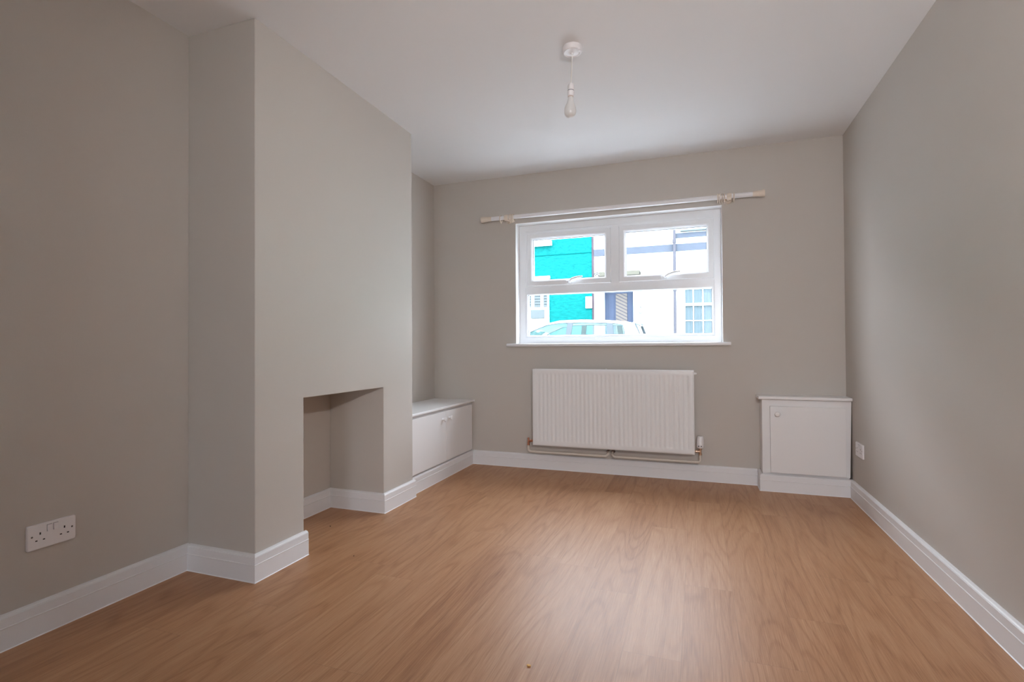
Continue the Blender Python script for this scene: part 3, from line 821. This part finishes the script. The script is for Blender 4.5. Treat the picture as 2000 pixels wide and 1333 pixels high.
for side in (0, 1):
    # body-colour side frame: A-post/roof rail strip, D-post
    sf = B()
    rail_o = [(-3.86, belt), (-3.52, 1.150), (-3.21, 1.335), (-2.965, 1.430), (-2.614, 1.503), (-2.179, 1.511), (-1.726, 1.495), (-1.30, 1.457), (-1.12, 1.42)]
    rail_i = [(-3.74, belt), (-3.47, 1.125), (-3.180, 1.305), (-2.869, 1.425), (-2.60, 1.462), (-2.179, 1.468), (-1.726, 1.452), (-1.50, 1.436), (-1.33, 1.402)]
    for i in range(len(rail_o)-1): side_poly(sf, [rail_o[i], rail_o[i+1], rail_i[i+1], rail_i[i]], side, .04)
    side_poly(sf, [(-1.33, 1.402), (-1.12, 1.42), (-.99, 1.14), (-.93, belt), (-1.29, belt), (-1.29, 1.26)], side, .04)
    child('side_frame', sf, CARP, car)
    tr = B()
    side_poly(tr, [(-2.50, belt), (-2.39, belt), (-2.318, 1.460), (-2.428, 1.463)], side, .03)   # B post
    side_poly(tr, [(-1.60, belt), (-1.47, belt), (-1.535, 1.438), (-1.652, 1.448)], side, .03)   # C post
    ro_ = [(-3.74, belt), (-3.47, 1.125), (-3.180, 1.305), (-2.869, 1.425), (-2.60, 1.462), (-2.179, 1.468), (-1.726, 1.452), (-1.50, 1.436), (-1.33, 1.402)]
    ri_ = [(x+.012 if x < -2.4 else x-.004, z-.014) for x, z in ro_]
    for i in range(len(ro_)-1): side_poly(tr, [ro_[i], ro_[i+1], ri_[i+1], ri_[i]], side, .03)
    side_poly(tr, [(-1.33, 1.402), (-1.29, 1.26), (-1.29, belt), (-1.305, belt), (-1.305, 1.255), (-1.345, 1.39)], side, .03)
    child('window_trim', tr, CARK, car)
    for pts in ([(-3.72, belt), (-3.17, 1.292), (-2.869, 1.411), (-2.44, 1.450), (-2.50, belt)], [(-2.39, belt), (-2.318, 1.452), (-1.655, 1.437), (-1.60, belt)], [(-1.47, belt), (-1.53, 1.425), (-1.345, 1.39), (-1.305, 1.255), (-1.305, belt)]):
        gb = B(); s_ = .012 if side == 0 else -.012
        A = [gb.verts.new((x, yn(z, side)+s_, z)) for x, z in pts]; gb.faces.new(A)
        Bq = [gb.verts.new((x, yn(z, side)+s_*1.4, z)) for x, z in pts]; gb.faces.new(Bq[::-1])
        n = len(pts)
        for i in range(n): gb.faces.new((A[i], Bq[i], Bq[(i+1) % n], A[(i+1) % n]))
        child('side_window', gb, CARG, car)
    wy = CY0-.004 if side == 0 else CY1+.004
    for wx in (-3.93, -1.42):
        wl = lathe(B(), [(.20, 0), (.30, 0), (.315, .02), (.315, .17), (.30, .19), (0, .19)], (0, 0, 0), 1, 32)
        if side == 1:
            for v in wl.verts: v.co.y *= -1
        bmesh.ops.translate(wl, verts=wl.verts[:], vec=(wx, wy, g0+.316))
        w_ = child('wheel', wl, TYRE, car, smooth=True)
        rm = lathe(B(), [(.20, 0), (.19, .012), (.06, .03), (.05, .0), (0, 0)], (0, 0, 0), 1, 24)
        if side == 1:
            for v in rm.verts: v.co.y *= -1
        bmesh.ops.translate(rm, verts=rm.verts[:], vec=(wx, wy, g0+.316)); child('rim', rm, ALLOY, w_, smooth=True)
    mr = B(); s_ = -1 if side == 0 else 1
    my = (CY0 if side == 0 else CY1)+s_*.10
    box(mr, -3.36, -3.28, my-.08, my+.08, .93, 1.05)
    child('door_mirror', mr, CARP, car, bevel=.03, seg=3)
# windscreen and rear screen
def screen(p0, p1, name, m, inset=.05):
    bm = B(); v = []
    for (x, z) in (p0, p1):
        v.append(((x, yn(z, 0)+inset, z), (x, yn(z, 1)-inset, z)))
    a = [bm.verts.new(q) for q in (v[0][0], v[0][1], v[1][1], v[1][0])]
    b = [bm.verts.new((q[0], q[1], q[2]-.006)) for q in (v[0][0], v[0][1], v[1][1], v[1][0])]
    bm.faces.new(a); bm.faces.new(b[::-1])
    for i in range(4): bm.faces.new((a[i], b[i], b[(i+1) % 4], a[(i+1) % 4]))
    return child(name, bm, m, car)
screen((-3.84, .94), (-3.22, 1.325), 'windscreen', CARG)
screen((-1.115, 1.415), (-.955, .99), 'rear_screen', CARG)
for ya in (yn(1.2, 0)+.03, yn(1.2, 1)-.11):
    rt_ = B(); prism(rt_, [(-1.118, 1.42), (-1.09, 1.42), (-.925, .99), (-.958, .99)], ya, ya+.08, 1)
    child('screen_trim', rt_, CARK, car)
sp = box(B(), -1.16, -1.00, 10.18, 11.44, 1.425, 1.452); child('rear_spoiler', sp, CARP, car, bevel=.01)
tg_ = box(B(), -.99, -.90, CY0+.05, CY1-.05, .85, .99); child('tailgate', tg_, CARP, car, bevel=.02)
wi = tube(B(), [(-.93, 11.0, 1.00), (-.90, 11.35, 1.08), (-.93, 11.5, 1.12)], .012, 8); lathe(wi, [(.03, -.93), (.03, -.89), (.02, -.88)], (0, 11.0, 1.0), 0, 12); child('rear_wiper', wi, CARK, car)
for y in (CY0+.02, CY1-.14): child('tail_lamp', box(B(), -.90, -.83, y, y+.12, .70, .86), REDL, car, bevel=.01)
for y in (10.35, 10.95):
    for x in (-2.75, -1.95):
        st = prism(B(), [(x, .45), (x+.5, .45), (x+.62, 1.05), (x+.52, 1.08), (x+.42, .60), (x, .58)], y, y+.42, 1)
        child('seat', st, SEAT, car, bevel=.03)
child('dashboard', box(B(), -3.62, -3.25, CY0+.12, CY1-.12, .80, .95), CARK, car, bevel=.03)
o = child('orange_tag', box(B(), -3.08, -2.98, 10.9, 10.93, 1.12, 1.16), ORANGE, car, bevel=.01)
o['label'] = 'small orange shape behind the front side window'

# ------------------------------------------------------------------ FILL LAMP added behind the viewer, placed to follow the fireplace shadow line
LX, LY, LZ = .45, .10, 1.60
fl_ = empty('added_floor_lamp', (LX, LY, 0), 'floor lamp added behind the viewer for fill light, with a round white shade aimed at the window wall', 'floor lamp')
bpy.context.view_layer.update()
child('base', lathe(B(), [(.13, .0005), (.13, .012), (.12, .018), (.02, .026)], (LX, LY, 0), 2, 40), ALLOY, fl_, smooth=True)
child('pole', lathe(B(), [(.010, .024), (.010, LZ-.130), (.018, LZ-.126), (.018, LZ-.100)], (LX, LY, 0), 2, 20), ALLOY, fl_, smooth=True)
gm_ = bpy.data.materials.new('added_lamp_glow'); gm_.use_nodes = True; gn = gm_.node_tree.nodes; gn.clear()
go = gn.new('ShaderNodeOutputMaterial'); ge = gn.new('ShaderNodeEmission'); ge.inputs['Color'].default_value = (1.0, .955, .94, 1); ge.inputs['Strength'].default_value = LAMP
gm_.node_tree.links.new(ge.outputs[0], go.inputs[0])
gb = B(); bmesh.ops.create_uvsphere(gb, u_segments=32, v_segments=18, radius=.040); bmesh.ops.translate(gb, verts=gb.verts[:], vec=(LX, LY, LZ))
child('bulb', gb, gm_, fl_, smooth=True)
ax_ = Vector((-math.sin(math.radians(14)), math.cos(math.radians(14)), .04)).normalized()
tl_ = ax_.to_track_quat('Z', 'Y').to_matrix()
sh_ = lathe(B(), [(.0, -.075), (.05, -.070), (.085, -.045), (.098, 0), (.100, .098), (.104, .098), (.102, 0), (.089, -.049), (.052, -.0745), (0, -.080)], (LX, LY, LZ), 2, 40, tl_)  # shade shaped to keep the added light off the near left wall
child('lamp_shade', sh_, PLAST, fl_, smooth=True)

# ------------------------------------------------------------------ CAMERA
cam = bpy.data.cameras.new('camera'); cam.sensor_width = 36; cam.lens = 36*1009.734/2000; cam.clip_start = .05; cam.clip_end = 200
co = bpy.data.objects.new('camera', cam); C.objects.link(co)
yaw, pit, rol = 0.342903, 0.0114367, -0.0059715
fw_ = Vector((-math.sin(yaw)*math.cos(pit), math.cos(yaw)*math.cos(pit), math.sin(pit)))
rt = Vector((math.cos(yaw), math.sin(yaw), 0)); up = rt.cross(fw_)
rt2 = rt*math.cos(rol)+up*math.sin(rol); up2 = -rt*math.sin(rol)+up*math.cos(rol)
M = Matrix((rt2, up2, -fw_)).transposed().to_4x4(); M.translation = Vector((0, 0, .98359))
co.matrix_world = M
bpy.context.scene.camera = co

def floor_at(px_, py_):
    d = rt2*((px_-1000)/1009.734) + up2*(-(py_-666.5)/1009.734) + fw_
    t = -.98359/d.z; return d.x*t, d.y*t
for (a, b, s, m, l) in ((1033, 1302, .0048, CRW, 'tiny pale orange wood crumb on the nearest part of the floor'),
                        (645, 1029, .0035, CRD, 'tiny dark crumb on the floor in front of the fireplace opening'),
                        (691, 1087, .0025, CRD, 'tiny dark crumb on open floor to the right of the near chimney pier')):
    x, y = floor_at(a, b); crumb(x, y, s, m, l)

# ------------------------------------------------------------------ LIGHT: overcast sky
w = bpy.data.worlds.new('overcast_sky'); bpy.context.scene.world = w; w.use_nodes = True
nt = w.node_tree; bg = nt.nodes['Background']
tc = nt.nodes.new('ShaderNodeTexCoord'); sp = nt.nodes.new('ShaderNodeSeparateXYZ'); nt.links.new(tc.outputs['Generated'], sp.inputs[0])
crp = nt.nodes.new('ShaderNodeValToRGB'); nt.links.new(sp.outputs[2], crp.inputs[0])
e = crp.color_ramp.elements
e[0].position = 0; e[0].color = (.37, .40, .45, 1); e[1].position = 1; e[1].color = (.91, 1.0, 1.11, 1)
nt.links.new(crp.outputs[0], bg.inputs['Color']); bg.inputs['Strength'].default_value = 25.5
# portals guide sky sampling at the two glazed openings
def portal(x, y, z, sx, sy, rot):
    l = bpy.data.lights.new('sky_portal', 'AREA'); l.shape = 'RECTANGLE'; l.size = sx; l.size_y = sy; l.cycles.is_portal = True
    o = bpy.data.objects.new('sky_portal', l); C.objects.link(o); o.location = (x, y, z); o.rotation_euler = rot
    o['kind'] = 'helper'
portal((WX0+WX1)/2, D+.27, (WZ0+WZ1)/2, WX1-WX0, WZ1-WZ0, (-PI/2, 0, 0))
portal((GX0+GX1)/2, YR-.21, GDZ/2, GX1-GX0, GDZ, (PI/2, 0, 0))

sc = bpy.context.scene
sc.view_settings.view_transform = 'Standard'; sc.view_settings.look = 'None'; sc.view_settings.gamma = 1.0
sc.view_settings.use_curve_mapping = False; sc.view_settings.exposure = 0.12
sc.cycles.use_denoising = True
sc.cycles.max_bounces = 16; sc.cycles.diffuse_bounces = 10; sc.cycles.transparent_max_bounces = 16
sc.cycles.sample_clamp_indirect = 20.0
